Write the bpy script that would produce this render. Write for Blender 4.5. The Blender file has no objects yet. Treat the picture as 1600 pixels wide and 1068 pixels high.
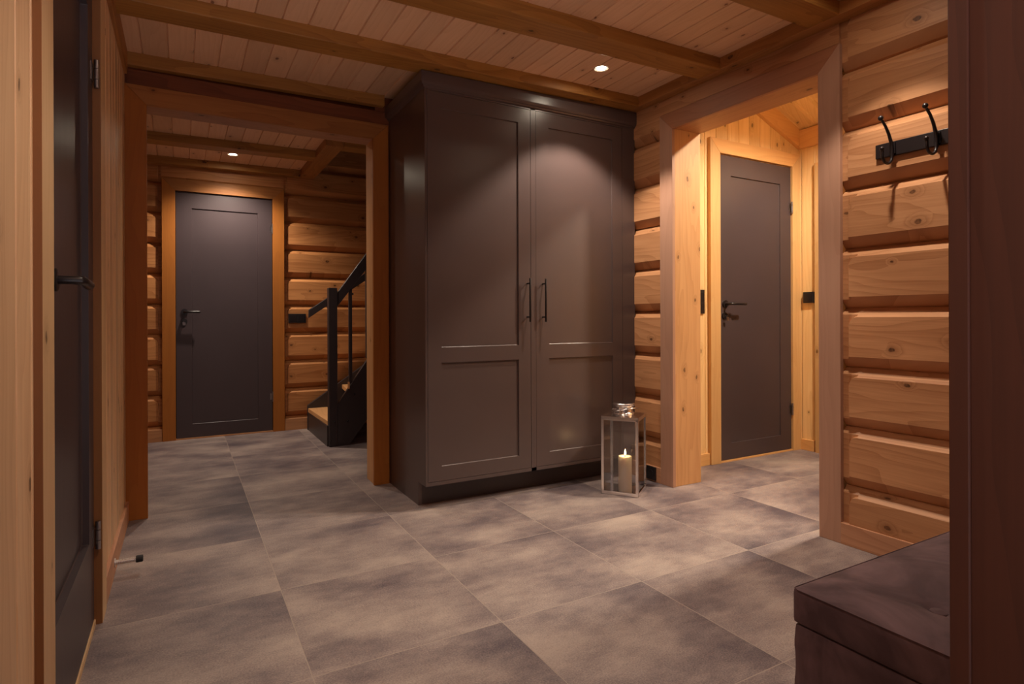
import bpy, bmesh, math, random
from mathutils import Vector, Matrix
random.seed(4)
PI = math.pi
S = bpy.context.scene
COL = S.collection

# ------------------------------------------------------------------ materials
class N:
    """tiny node builder"""
    def __init__(s, name):
        s.m = bpy.data.materials.new(name); s.m.use_nodes = True
        s.t = s.m.node_tree; s.t.nodes.clear()
        s.out = s.t.nodes.new('ShaderNodeOutputMaterial')
    def n(s, kind, **kw):
        nd = s.t.nodes.new(kind)
        for k, v in kw.items(): setattr(nd, k, v)
        return nd
    def link(s, a, b): s.t.links.new(a, b)
    def put(s, sock, v):
        if hasattr(v, 'links') or isinstance(v, bpy.types.NodeSocket): s.link(v, sock)
        else: sock.default_value = v
    def math(s, op, a, b=None, c=None, clamp=False):
        nd = s.n('ShaderNodeMath', operation=op); nd.use_clamp = clamp
        s.put(nd.inputs[0], a)
        if b is not None: s.put(nd.inputs[1], b)
        if c is not None: s.put(nd.inputs[2], c)
        return nd.outputs[0]
    def xyz(s, x, y, z):
        nd = s.n('ShaderNodeCombineXYZ')
        for i, v in enumerate((x, y, z)): s.put(nd.inputs[i], v)
        return nd.outputs[0]
    def noise(s, vec, scale=1, detail=3, rough=.5, dist=0):
        nd = s.n('ShaderNodeTexNoise'); s.link(vec, nd.inputs['Vector'])
        nd.inputs['Scale'].default_value = scale; nd.inputs['Detail'].default_value = detail
        nd.inputs['Roughness'].default_value = rough; nd.inputs['Distortion'].default_value = dist
        return nd.outputs['Fac']
    def ramp(s, fac, stops, interp='LINEAR'):
        nd = s.n('ShaderNodeValToRGB'); s.link(fac, nd.inputs[0]); r = nd.color_ramp; r.interpolation = interp
        while len(r.elements) < len(stops): r.elements.new(.5)
        for e, (p, c) in zip(r.elements, stops):
            e.position = p; e.color = (*c, 1) if len(c) == 3 else c
        return nd.outputs[0]
    def mix(s, fac, a, b, mode='MIX'):
        nd = s.n('ShaderNodeMix', data_type='RGBA', blend_type=mode)
        s.put(nd.inputs[0], fac)
        for i, v in ((6, a), (7, b)):
            if isinstance(v, tuple): nd.inputs[i].default_value = (*v[:3], 1)
            else: s.link(v, nd.inputs[i])
        return nd.outputs[2]
    def mapr(s, v, a, b, c, d, smooth=False):
        nd = s.n('ShaderNodeMapRange'); nd.clamp = True
        if smooth: nd.interpolation_type = 'SMOOTHSTEP'
        s.link(v, nd.inputs[0])
        for i, q in zip((1, 2, 3, 4), (a, b, c, d)): nd.inputs[i].default_value = q
        return nd.outputs[0]
    def bsdf(s, col, rough=.5, bump=None, bstr=.2, bdist=.002, **kw):
        b = s.n('ShaderNodeBsdfPrincipled')
        if isinstance(col, tuple): b.inputs['Base Color'].default_value = (*col[:3], 1)
        else: s.link(col, b.inputs['Base Color'])
        s.put(b.inputs['Roughness'], rough)
        for k, v in kw.items(): s.put(b.inputs[k], v)
        if bump is not None:
            bn = s.n('ShaderNodeBump'); bn.inputs['Strength'].default_value = bstr
            bn.inputs['Distance'].default_value = bdist
            s.link(bump, bn.inputs['Height']); s.link(bn.outputs[0], b.inputs['Normal'])
        s.link(b.outputs[0], s.out.inputs[0])
        return b

def lin(r, g, b):
    f = lambda c: ((c/255+.055)/1.055)**2.4 if c/255 > .04045 else c/255/12.92
    return (f(r), f(g), f(b))

def wood(name, light, dark, axis='Z', cell=None, rough=.5, knots=1.0, seed=0.0, knotc=None, contrast=1.0, glow=.35):
    """stained pine: grain runs along `axis`; `cell`=(axis,pitch,offset) gives each board its own figure"""
    q = N(name)
    tc = q.n('ShaderNodeTexCoord'); sp = q.n('ShaderNodeSeparateXYZ'); q.link(tc.outputs['Object'], sp.inputs[0])
    c = dict(X=sp.outputs[0], Y=sp.outputs[1], Z=sp.outputs[2])
    al = c[axis]; others = [k for k in 'XYZ' if k != axis]
    ac = q.math('ADD', c[others[0]], q.math('MULTIPLY', c[others[1]], .83))
    if cell:
        idx = q.math('FLOOR', q.math('DIVIDE', q.math('SUBTRACT', c[cell[0]], cell[2]), cell[1]))
    else:
        idx = q.math('MULTIPLY', 1.0, 1.0)
    wn = q.n('ShaderNodeTexWhiteNoise', noise_dimensions='1D')
    q.put(wn.inputs['W'], q.math('ADD', idx, seed+.37))
    ws = q.n('ShaderNodeSeparateColor'); q.link(wn.outputs['Color'], ws.inputs[0])
    al2 = q.math('ADD', al, q.math('MULTIPLY', ws.outputs[0], 37.0))
    ac2 = q.math('ADD', ac, q.math('MULTIPLY', ws.outputs[1], 11.0))
    # knots
    kw = q.noise(q.xyz(q.math('MULTIPLY', al2, 26), q.math('MULTIPLY', ac2, 40), 2.0), 1, 2, .5)
    kw = q.math('MULTIPLY', q.math('SUBTRACT', kw, .5), .09)
    kv = q.xyz(q.math('ADD', q.math('MULTIPLY', al2, 4.2), kw), q.math('ADD', q.math('MULTIPLY', ac2, 7.4), kw), 0.0)
    vo = q.n('ShaderNodeTexVoronoi', voronoi_dimensions='2D'); q.link(kv, vo.inputs['Vector']); vo.inputs['Scale'].default_value = 1
    vd = vo.outputs['Distance']; vc = q.n('ShaderNodeSeparateColor'); q.link(vo.outputs['Color'], vc.inputs[0])
    has = q.math('GREATER_THAN', vc.outputs[0], 1-.46*knots)
    size = q.mapr(vc.outputs[1], 0, 1, .026, .075)
    rel = q.math('DIVIDE', vd, size)
    core = q.math('MULTIPLY', q.mapr(rel, .75, 1.1, 1, 0, True), has)
    halo = q.math('MULTIPLY', q.mapr(rel, .6, 4.2, 1, 0, True), has)
    # grain
    wob = q.noise(q.xyz(q.math('MULTIPLY', al2, .9), q.math('MULTIPLY', ac2, 7.0), 1.7), 1, 2, .5)
    ph = q.math('ADD', q.math('MULTIPLY', wob, 9.0), q.math('MULTIPLY', halo, 1.9))
    rings = q.math('FRACT', q.math('ADD', ph, q.math('MULTIPLY', ac2, 22.0)))
    rings = q.math('POWER', rings, 2.2)
    fine = q.noise(q.xyz(q.math('MULTIPLY', al2, 3.0), q.math('MULTIPLY', ac2, 170.0), 0.0), 1, 3, .6)
    broad = q.noise(q.xyz(q.math('MULTIPLY', al2, 1.1), q.math('MULTIPLY', ac2, 9.0), 5.0), 1, 3, .55)
    g = q.math('ADD', q.math('MULTIPLY', rings, .38*contrast), q.math('MULTIPLY', q.math('SUBTRACT', fine, .5), .75*contrast))
    g = q.math('ADD', g, q.math('MULTIPLY', q.math('SUBTRACT', broad, .45), 1.1*contrast))
    g = q.math('ADD', g, .12, clamp=True)
    col = q.mix(g, light, dark)
    # board to board tone
    tone = q.mapr(ws.outputs[2], 0, 1, .84, 1.08)
    tn = q.n('ShaderNodeVectorMath', operation='SCALE'); q.link(col, tn.inputs[0]); q.link(tone, tn.inputs['Scale'])
    col = tn.outputs[0]
    kc = knotc or tuple(x*.28 for x in dark)
    kd = tuple(x*.62 for x in dark)
    col = q.mix(q.math('MULTIPLY', halo, .30), col, kd)
    inner = q.noise(q.xyz(q.math('MULTIPLY', al2, 90), q.math('MULTIPLY', ac2, 90), 0.0), 1, 2)
    col = q.mix(q.math('MULTIPLY', core, q.mapr(inner, .3, .7, .6, 1.0)), col, kc)
    hgt = q.math('ADD', q.math('MULTIPLY', fine, .6), q.math('MULTIPLY', rings, -.4))
    q.bsdf(col, rough, bump=hgt, bstr=.25, bdist=.0008, **{'Specular IOR Level': glow})
    return q.m

PINE_L, PINE_D = lin(204, 149, 106), lin(152, 96, 58)
def pine(name, axis, cell=None, l=PINE_L, d=PINE_D, **kw): return wood(name, l, d, axis, cell, **kw)
M = {}
M['log_y']  = pine('log_pine_y', 'Y', ('Z', .26, -.007), seed=3, knots=.9)
M['log_x']  = pine('log_pine_x', 'X', ('Z', .25, .12), lin(206,142,88), lin(150,88,44), seed=8, knots=.9)
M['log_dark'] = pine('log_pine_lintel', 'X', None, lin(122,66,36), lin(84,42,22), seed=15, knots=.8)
M['panel_z'] = pine('panel_pine_z', 'Z', ('Y', .115, 0), lin(228,190,148), lin(198,150,108), seed=21, knots=.7, contrast=.8)
M['board_z'] = pine('board_pine_z', 'Z', None, lin(226,188,142), lin(200,154,108), seed=27, knots=.35, contrast=.6)
M['panel_rz'] = pine('panel_pine_right_z', 'Z', ('X', .1135, 3.188), lin(234,198,144), lin(206,162,104), seed=31, knots=.75, contrast=.8)
M['panel_rzy'] = pine('panel_pine_right_zy', 'Z', ('Y', .1135, 2.79), lin(234,198,144), lin(206,162,104), seed=34, knots=.75, contrast=.8)
M['slope_x'] = pine('slope_pine_x', 'X', ('Y', .1135, .05), lin(232,196,140), lin(206,160,100), seed=38, knots=.7, contrast=.8)
M['right_trim_z'] = pine('right_trim_pine_z', 'Z', None, lin(220,176,120), lin(190,138,82), seed=41, knots=.25, contrast=.55)
M['right_trim_x'] = pine('right_trim_pine_x', 'X', None, lin(214,166,108), lin(184,128,72), seed=44, knots=.2, contrast=.6)
M['right_trim_y'] = pine('right_trim_pine_y', 'Y', None, lin(214,166,108), lin(184,128,72), seed=45, knots=.2, contrast=.6)
M['ceil_y'] = pine('ceiling_pine_y', 'Y', ('X', .1112, -.166), lin(232, 190, 152), lin(206, 156, 114), seed=51, knots=.75, contrast=.6, knotc=lin(120,66,40))
M['beam_x'] = pine('beam_pine_x', 'X', None, lin(172, 120, 58), lin(118, 72, 28), seed=58, knots=.75, contrast=.9)
M['beam_y'] = pine('beam_pine_y', 'Y', None, lin(172, 118, 66), lin(122, 76, 38), seed=59, knots=.6, contrast=.9)
M['case_z'] = pine('casing_pine_z', 'Z', None, lin(168,102,40), lin(136,74,24), seed=61, knots=.1, contrast=.5)
M['case_x'] = pine('casing_pine_x', 'X', None, lin(172,112,58), lin(124,72,32), seed=64, knots=.35, contrast=.8)
M['redcase_z'] = pine('casing_red_z', 'Z', None, lin(192, 148, 124), lin(164, 118, 96), seed=71, knots=.1, contrast=.55)
M['redcase_y'] = pine('casing_red_y', 'Y', None, lin(176, 120, 88), lin(138, 86, 60), seed=72, knots=.1, contrast=.6)
M['lining_z'] = pine('lining_pine_z', 'Z', None, lin(222,170,118), lin(186,130,82), seed=78, knots=.9, contrast=.8)
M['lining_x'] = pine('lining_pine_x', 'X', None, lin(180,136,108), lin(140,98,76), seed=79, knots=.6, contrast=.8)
M['lining_y'] = pine('lining_pine_y', 'Y', None, lin(206,150,100), lin(168,112,68), seed=80, knots=.6, contrast=.8)
M['post_z'] = pine('post_stained_z', 'Z', None, lin(78,45,34), lin(50,28,22), seed=85, knots=.25, contrast=.7)
M['base_y'] = pine('baseboard_pine_y', 'Y', None, lin(202,150,116), lin(162,110,80), seed=88, knots=.3, contrast=.9)
M['base_x'] = pine('baseboard_pine_x', 'X', None, lin(196,140,98), lin(150,98,64), seed=89, knots=.3, contrast=.9)
M['tread'] = pine('tread_pine', 'Y', None, lin(214,162,110), lin(178,120,74), seed=92, knots=.2, contrast=.6)
M['edge_brown'] = pine('edge_brown_z', 'Z', None, lin(142,94,54), lin(112,70,38), seed=95, knots=0, contrast=.3)  # brown cut edge, with camera-side shade painted into the colour

def paint(name, col, rough, grain=0.0, axis='Z', spec=.5):
    q = N(name)
    tc = q.n('ShaderNodeTexCoord')
    mp = q.n('ShaderNodeMapping'); q.link(tc.outputs['Object'], mp.inputs[0])
    mp.inputs['Scale'].default_value = (120, 120, 5) if axis == 'Z' else (5, 120, 120)
    f = q.noise(mp.outputs[0], 1, 3, .6)
    big = q.noise(tc.outputs['Object'], 2.2, 3, .5)
    c = q.mix(q.mapr(big, .3, .7, 0, 1), tuple(x*.93 for x in col), tuple(x*1.06 for x in col))
    r = q.mapr(f, .3, .7, rough-.012, rough+.012)
    q.bsdf(c, r, bump=f, bstr=grain, bdist=.0006, **{'Specular IOR Level': spec})
    return q.m
CH = lin(84, 69, 67)
M['charcoal'] = paint('charcoal_paint', CH, .31, .0, spec=.62)
M['door_paint'] = paint('door_paint', lin(68, 56, 59), .38, .02)
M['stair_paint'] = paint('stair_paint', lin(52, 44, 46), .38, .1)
M['plinth_paint'] = paint('plinth_paint', lin(66, 55, 56), .42, .08)
M['black_metal'] = paint('black_metal', lin(30, 24, 26), .32, .05)
M['black_plastic'] = paint('black_plastic', lin(30, 25, 27), .42, .02)
M['rubber'] = paint('black_rubber', lin(32, 29, 32), .7, .02)

def metal(name, col, rough, brush=0):
    q = N(name); tc = q.n('ShaderNodeTexCoord')
    mp = q.n('ShaderNodeMapping'); q.link(tc.outputs['Object'], mp.inputs[0]); mp.inputs['Scale'].default_value = (300, 300, 20)
    f = q.noise(mp.outputs[0], 1, 2)
    q.bsdf(col, q.mapr(f, .3, .7, rough*.8, rough*1.3), bump=f, bstr=brush, bdist=.0003, Metallic=1.0)
    return q.m
M['steel'] = metal('brushed_steel', (.75, .71, .68), .30, .0)
M['chrome'] = metal('chrome', (.88, .85, .84), .16, .0)
M['hinge'] = metal('hinge_metal', (.30, .27, .27), .35, .1)

def floor_mat(X0, Y0, PX, PY):
    q = N('grey_stone_tiles')
    tc = q.n('ShaderNodeTexCoord'); sp = q.n('ShaderNodeSeparateXYZ'); q.link(tc.outputs['Object'], sp.inputs[0])
    u = q.math('DIVIDE', q.math('SUBTRACT', sp.outputs[0], X0), PX); v = q.math('DIVIDE', q.math('SUBTRACT', sp.outputs[1], Y0), PY)
    iu, iv = q.math('FLOOR', u), q.math('FLOOR', v)
    fu, fv = q.math('FRACT', u), q.math('FRACT', v)
    eu = q.math('MULTIPLY', q.math('MINIMUM', fu, q.math('SUBTRACT', 1.0, fu)), PX)
    ev = q.math('MULTIPLY', q.math('MINIMUM', fv, q.math('SUBTRACT', 1.0, fv)), PY)
    e = q.math('MINIMUM', eu, ev)
    grout = q.mapr(e, .0011, .0023, 1, 0, True)
    wn = q.n('ShaderNodeTexWhiteNoise', noise_dimensions='2D'); q.link(q.xyz(iu, iv, 0.0), wn.inputs['Vector'])
    ws = q.n('ShaderNodeSeparateColor'); q.link(wn.outputs['Color'], ws.inputs[0])
    px = q.math('ADD', sp.outputs[0], q.math('MULTIPLY', ws.outputs[0], 23)); py = q.math('ADD', sp.outputs[1], q.math('MULTIPLY', ws.outputs[1], 17))
    cloud = q.noise(q.xyz(q.math('MULTIPLY', px, 2.3), q.math('MULTIPLY', py, 3.4), 0.0), 1, 5, .55, .0)
    cloud2 = q.noise(q.xyz(q.math('MULTIPLY', px, 10), q.math('MULTIPLY', py, 24), 3.0), 1, 7, .78, .0)
    spk = q.noise(q.xyz(q.math('MULTIPLY', px, 90), q.math('MULTIPLY', py, 190), 7.0), 1, 2, .6)
    micro = q.noise(q.xyz(q.math('MULTIPLY', px, 170), q.math('MULTIPLY', py, 260), 9.0), 1, 3, .7)
    f = q.math('ADD', q.math('MULTIPLY', q.math('SUBTRACT', cloud, .5), .66), q.math('ADD', q.math('MULTIPLY', cloud2, .28), .27))
    f = q.math('ADD', f, q.math('MULTIPLY', q.math('SUBTRACT', micro, .5), .42))
    f = q.math('ADD', f, .10)
    f = q.math('ADD', f, q.math('MULTIPLY', q.math('SUBTRACT', ws.outputs[2], .5), .05))
    # darker burnished areas along one edge of many tiles
    edge = q.mapr(fu, .45, 1.0, 0, 1, True)
    f = q.math('SUBTRACT', f, q.math('MULTIPLY', q.math('MULTIPLY', edge, q.math('GREATER_THAN', ws.outputs[0], .5)), .06))
    col = q.ramp(f, [(.35, lin(80, 69, 76)), (.45, lin(112, 98, 99)), (.54, lin(140, 124, 120)), (.66, lin(168, 151, 142))])
    col = q.mix(q.mapr(spk, .70, .78, 0, .55), col, lin(186, 170, 156))
    col = q.mix(q.math('MULTIPLY', grout, .85), col, lin(158, 142, 132))
    h = q.math('SUBTRACT', q.math('ADD', q.math('MULTIPLY', micro, .25), q.math('MULTIPLY', cloud2, .5)), q.math('MULTIPLY', grout, .8))
    q.bsdf(col, q.mapr(cloud2, .3, .7, .46, .64), bump=h, bstr=.35, bdist=.0016, **{'Specular IOR Level': .35})
    return q.m
M['floor'] = floor_mat(.3142, 1.6926, .5975, .60)

def velvet():
    q = N('charcoal_velvet')
    tc = q.n('ShaderNodeTexCoord')
    a = q.noise(tc.outputs['Object'], 5.5, 4, .6, 1.2)
    b = q.noise(tc.outputs['Object'], 340, 2, .6)
    col = q.mix(q.mapr(a, .38, .66, 0, 1), lin(76, 58, 62), lin(108, 85, 89))
    q.bsdf(col, .75, bump=b, bstr=.3, bdist=.0006, **{'Sheen Weight': .15, 'Sheen Roughness': .4, 'Specular IOR Level': .15})
    return q.m
M['velvet'] = velvet()
def plain(name, col, rough=.5, **kw):
    q = N(name); tc = q.n('ShaderNodeTexCoord'); f = q.noise(tc.outputs['Object'], 60, 2)
    c = q.mix(f, tuple(x*.95 for x in col), tuple(min(1, x*1.05) for x in col))
    q.bsdf(c, rough, **kw); return q.m
M['wax'] = plain('cream_wax', lin(253, 240, 226), .5, **{'Subsurface Weight': .3, 'Subsurface Radius': (1.0, .8, .6), 'Subsurface Scale': .03})
M['wick'] = plain('wick', lin(40, 30, 24), .8)
M['white_rim'] = plain('white_rim', lin(225, 215, 200), .4)
def emit(name, col, st):
    q = N(name); e = q.n('ShaderNodeEmission'); e.inputs[0].default_value = (*col, 1); e.inputs[1].default_value = st
    q.link(e.outputs[0], q.out.inputs[0]); return q.m
M['lens'] = emit('lamp_lens', (1, .84, .64), 170)
M['flame'] = emit('candle_flame', (1, .66, .30), 22)
def glass():
    q = N('thin_glass')
    g = q.n('ShaderNodeBsdfGlossy'); g.inputs['Roughness'].default_value = .02; g.inputs[0].default_value = (1, 1, 1, 1)
    t = q.n('ShaderNodeBsdfTransparent'); t.inputs[0].default_value = (.985, .985, .985, 1)
    fr = q.n('ShaderNodeFresnel'); fr.inputs[0].default_value = 1.5
    mx = q.n('ShaderNodeMixShader'); q.link(q.math('MULTIPLY', fr.outputs[0], 1.3), mx.inputs[0])
    q.link(t.outputs[0], mx.inputs[1]); q.link(g.outputs[0], mx.inputs[2]); q.link(mx.outputs[0], q.out.inputs[0])
    return q.m
M['glass'] = glass()

# ------------------------------------------------------------------ mesh helpers
class MB:
    def __init__(s): s.v = []; s.f = []; s.mi = []; s.sm = []
    def add(s, vs, fs, mi=0, smooth=False):
        o = len(s.v); s.v += [tuple(p) for p in vs]
        for f in fs: s.f.append([i+o for i in f]); s.mi.append(mi); s.sm.append(smooth)
        return s
    def box(s, x0, x1, y0, y1, z0, z1, mi=0):
        v = [(x, y, z) for x in (x0, x1) for y in (y0, y1) for z in (z0, z1)]
        return s.add(v, [(0,1,3,2), (4,6,7,5), (0,4,5,1), (2,3,7,6), (0,2,6,4), (1,5,7,3)], mi)
    def prism(s, poly, a, b, m, mi=0):
        """extrude 2-D polygon poly between depth a and b; m(u,v,d)->xyz"""
        n = len(poly)
        v = [m(p[0], p[1], a) for p in poly]+[m(p[0], p[1], b) for p in poly]
        f = [list(range(n)), list(range(2*n-1, n-1, -1))]+[(i, (i+1) % n, n+(i+1) % n, n+i) for i in range(n)]
        return s.add(v, f, mi)
    def tube(s, pts, rad, seg=14, mi=0, cap=True):
        pts = [Vector(p) for p in pts]; rad = rad if isinstance(rad, (list, tuple)) else [rad]*len(pts)
        v = []; prev = None
        for i, p in enumerate(pts):
            d = (pts[min(i+1, len(pts)-1)]-pts[max(i-1, 0)]).normalized()
            if prev is None:
                up = Vector((0, 0, 1)) if abs(d.z) < .9 else Vector((1, 0, 0)); a = d.cross(up).normalized()
            else: a = (prev-d*prev.dot(d)).normalized()
            prev = a; b = d.cross(a)
            v += [p+(a*math.cos(t)+b*math.sin(t))*rad[i] for t in [2*PI*k/seg for k in range(seg)]]
        f = [(i*seg+k, i*seg+(k+1) % seg, (i+1)*seg+(k+1) % seg, (i+1)*seg+k) for i in range(len(pts)-1) for k in range(seg)]
        if cap: f += [list(range(seg))[::-1], [(len(pts)-1)*seg+k for k in range(seg)]]
        return s.add(v, f, mi, True)
    def lathe(s, prof, c=(0, 0, 0), seg=32, axis='Z', mi=0):
        v = []
        for r, h in prof:
            for k in range(seg):
                t = 2*PI*k/seg; a, b = r*math.cos(t), r*math.sin(t)
                p = dict(Z=(a, b, h), Y=(a, h, b), X=(h, a, b))[axis]
                v.append((c[0]+p[0], c[1]+p[1], c[2]+p[2]))
        n = len(prof)
        f = [(i*seg+k, i*seg+(k+1) % seg, (i+1)*seg+(k+1) % seg, (i+1)*seg+k) for i in range(n-1) for k in range(seg)]
        f += [list(range(seg))[::-1], [(n-1)*seg+k for k in range(seg)]]
        return s.add(v, f, mi, True)
    def strip(s, sections, mi=0, closed=False, smooth=False):
        """sections: list of equal-length point lists -> skinned surface"""
        n = len(sections[0]); v = [p for sec in sections for p in sec]
        k = n if closed else n-1
        f = [(i*n+j, i*n+(j+1) % n, (i+1)*n+(j+1) % n, (i+1)*n+j) for i in range(len(sections)-1) for j in range(k)]
        return s.add(v, f, mi, smooth)
    def build(s, name, mats, parent=None, bevel=0, seg=2, warp=None, fixn=True):
        if not isinstance(mats, (list, tuple)): mats = [mats]
        vs = [warp(*p) for p in s.v] if warp else s.v
        me = bpy.data.meshes.new(name); me.from_pydata(vs, [], s.f)
        for m in mats: me.materials.append(M[m])
        for p, mi, sm in zip(me.polygons, s.mi, s.sm): p.material_index = mi; p.use_smooth = sm
        if fixn:
            bm = bmesh.new(); bm.from_mesh(me); bmesh.ops.recalc_face_normals(bm, faces=bm.faces[:])
            for e in bm.edges:
                if len(e.link_faces) == 2 and e.calc_face_angle(0) > .65: e.smooth = False
            bm.to_mesh(me); bm.free()
        me.update()
        o = bpy.data.objects.new(name, me); COL.objects.link(o)
        if parent: o.parent = parent
        if bevel:
            b = o.modifiers.new('bevel', 'BEVEL'); b.width = bevel; b.segments = seg; b.limit_method = 'ANGLE'; b.angle_limit = math.radians(35)
            b.harden_normals = False
        return o
def tag(o, label=None, cat=None, group=None, kind=None):
    if label: o['label'] = label
    if cat: o['category'] = cat
    if group: o['group'] = group
    if kind: o['kind'] = kind
    return o
def empty(name, loc=(0, 0, 0), rz=0):
    o = bpy.data.objects.new(name, None); COL.objects.link(o); o.location = loc; o.rotation_euler.z = rz
    o.empty_display_size = .1; return o
def struct(o): o['kind'] = 'structure'; return o
def copy_tree(o, parent=None):
    c = o.copy(); COL.objects.link(c)
    if parent: c.parent = parent
    for ch in list(o.children): copy_tree(ch, c)
    return c

# slightly out-of-true building lines, as measured
def dz(X): return -.0145*(2.48-X)
def wC(x, y, z): return (x, y, z+dz(x))                     # ceiling falls a little to the left
def wR(x, y, z): return (x-.022*(y-1.5), y, z)              # right log wall runs a little inwards
CEIL = 2.346

# ------------------------------------------------------------------ floor
m = MB(); m.box(-2.2, 4.4, -.45, 7.0, -.05, 0); struct(m.build('floor', 'floor'))

# ------------------------------------------------------------------ ceiling: tongue-and-groove boards along Y
def groove_profile(u0, u1, pitch, off, gw=.004, gd=.004):
    pts = [(u0, 0)]; k = math.ceil((u0-off)/pitch)
    while off+k*pitch < u1-gw:
        u = off+k*pitch
        if u-gw > u0: pts += [(u-gw, 0), (u-gw*.25, gd), (u+gw*.25, gd), (u+gw, 0)]
        k += 1
    pts.append((u1, 0)); return pts
def boards(mb, prof, m, a, b, mi=0, back=.02):
    """skin profile between along-values a and b; m(u,d,t)->xyz ; closed at the back"""
    poly = prof+[(prof[-1][0], back), (prof[0][0], back)]
    mb.strip([[m(u, d, a) for u, d in poly], [m(u, d, b) for u, d in poly]], mi, closed=True)
    n = len(poly)
    mb.add([m(u, d, a) for u, d in poly], [list(range(n))]); mb.add([m(u, d, b) for u, d in poly], [list(range(n))])
m = MB()
P = groove_profile(-.30, 2.60, .1112, -.166, gw=.0045, gd=.008)
boards(m, P, lambda u, d, t: (u, t, CEIL+d), -.2, 4.53)
P2 = groove_profile(-1.3, .93, .1112, -.166, gw=.0045, gd=.008)
boards(m, P2, lambda u, d, t: (u, t, CEIL+d), 4.53, 5.62)
P3 = groove_profile(-1.3, -.30, .1112, -.166)
boards(m, P3, lambda u, d, t: (u, t, CEIL+d), 3.62, 4.53)
P4 = groove_profile(2.60, 3.6, .1112, -.166)
boards(m, P4, lambda u, d, t: (u, t, CEIL+d), 3.62, 4.53)
struct(m.build('ceiling', 'ceil_y', warp=wC))

BZ = 2.288
def beam(x0, x1, y0, y1, z0=BZ, mat='beam_x', z1=CEIL+.004, name='ceiling_beam'):
    m = MB(); m.box(x0, x1, y0, y1, z0, z1); o = m.build(name, mat, bevel=.004, warp=wC); struct(o); return o
beam(-.24, 2.475, 2.75, 2.895)
beam(-.24, 2.475, 2.13, 2.285)
beam(-.24, 2.475, 1.50, 1.645)
beam(-.24, 2.475, .87, 1.015)
beam(-1.2, .926, 4.80, 4.93)
beam(.926, 1.056, 4.42, 5.60, mat='beam_y')      # trimmer of the stairwell
beam(1.056, 3.6, 4.40, 4.53)                     # its short header
# cornice strips
m = MB(); m.box(-.24, 1.06, 3.425, 3.475, BZ-.005, CEIL+.004); struct(m.build('trim_1', 'beam_x', bevel=.003, warp=wC))
m = MB(); m.box(2.455, 2.56, .35, 2.86, BZ-.002, CEIL+.004); struct(m.build('trim_2', 'beam_y', bevel=.003, warp=lambda x, y, z: wC(x-.012*(y-1.5), y, z)))
m = MB(); m.box(-.25, -.228, 1.0, 3.43, 2.235, CEIL+.004); struct(m.build('trim_3', 'beam_y', bevel=.003, warp=wC))
m = MB(); m.box(-1.2, .926, 5.49, 5.62, BZ, CEIL+.004); struct(m.build('trim_4', 'beam_x', bevel=.003, warp=wC))

# ------------------------------------------------------------------ log walls
D_MAIN, D_MILL, D_SEAM = .008, .021, .046
def log_rows(mb, seams, a0, a1, m, end0=False, end1=False, zmin=0, zmax=9, mill=.036, arc=.034, back=.10, soft=False):
    """one profiled log per pitch. m(z,d,t)->xyz; d = depth behind the casing plane; end0/end1: milled flat beside a casing"""
    for z0, z1 in seams:
        if z1 <= zmin or z0 >= zmax: continue
        h = z1-z0
        zb, zt = z0+.048*h/.26, z1-.040*h/.26
        fm = (D_MILL-D_MAIN)/(D_SEAM-D_MAIN)
        def prof(mode, s=0):
            g = .006
            if mode == 'mill':
                a = (z0+g+(zb-z0)*(1-fm), D_MILL); b = (zt+(z1-g-zt)*fm, D_MILL)
                P = [(z0, D_SEAM+.01), (z0+g, D_SEAM), a, a, ((a[0]+b[0])/2, D_MILL), b, b, b, (z1-g, D_SEAM), (z1, D_SEAM+.01)]
            else:
                bb = zt+(z1-g-zt)*fm
                ztt = zt-s; zl = zb+.0*s
                P = [(z0, D_SEAM+.01), (z0+g, D_SEAM), (z0+g+(zb-z0-g)*(1-fm), D_MILL), (zl, D_MAIN), ((zl+ztt)/2, D_MAIN), (ztt, D_MAIN),
                     (min(ztt+.004, bb) if s > 0 else bb, D_MILL), (bb, D_MILL), (z1-g, D_SEAM), (z1, D_SEAM+.01)]
            return [(min(max(z, zmin), zmax), d) for z, d in P]
        secs = []
        if end0:
            secs += [(a0, prof('mill')), (a0+mill, prof('mill'))]
            for k in range(7):
                t = k/6; s = arc*(1-math.sqrt(max(0, 1-(1-t)**2)))
                secs.append((a0+mill+.0015+arc*t, prof('main', s if k < 6 else 0)))
        else: secs.append((a0, prof('main')))
        if end1:
            for k in range(7):
                t = k/6; s = arc*(1-math.sqrt(max(0, 1-t**2))) if k else 0
                secs.append((a1-mill-.0015-arc*(1-t), prof('main', s)))
            secs += [(a1-mill, prof('mill')), (a1, prof('mill'))]
        else: secs.append((a1, prof('main')))
        pts = [[m(z, d, t) for z, d in pr]+[m(pr[-1][0], back, t), m(pr[0][0], back, t)] for t, pr in secs]
        mb.strip(pts, 0, closed=True)
        n = len(pts[0])
        mb.add(pts[0], [list(range(n))]); mb.add(pts[-1], [list(range(n))])

seamR = [(-.007+.26*k, -.007+.26*(k+1)) for k in range(10)]
RX = 2.52
mR = lambda z, d, t: (RX+d, t, z)
m = MB()
log_rows(m, seamR, .33, 1.545, mR, end1=True, zmax=2.40)                     # beside the hooks
log_rows(m, seamR, 1.545, 2.62, mR, zmin=2.20, zmax=2.40)                    # above the opening
log_rows(m, seamR, 2.62, 3.46, mR, zmax=2.40, back=.2)                                # towards the wardrobe
struct(m.build('wall_right', 'log_y', warp=wR))

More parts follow.
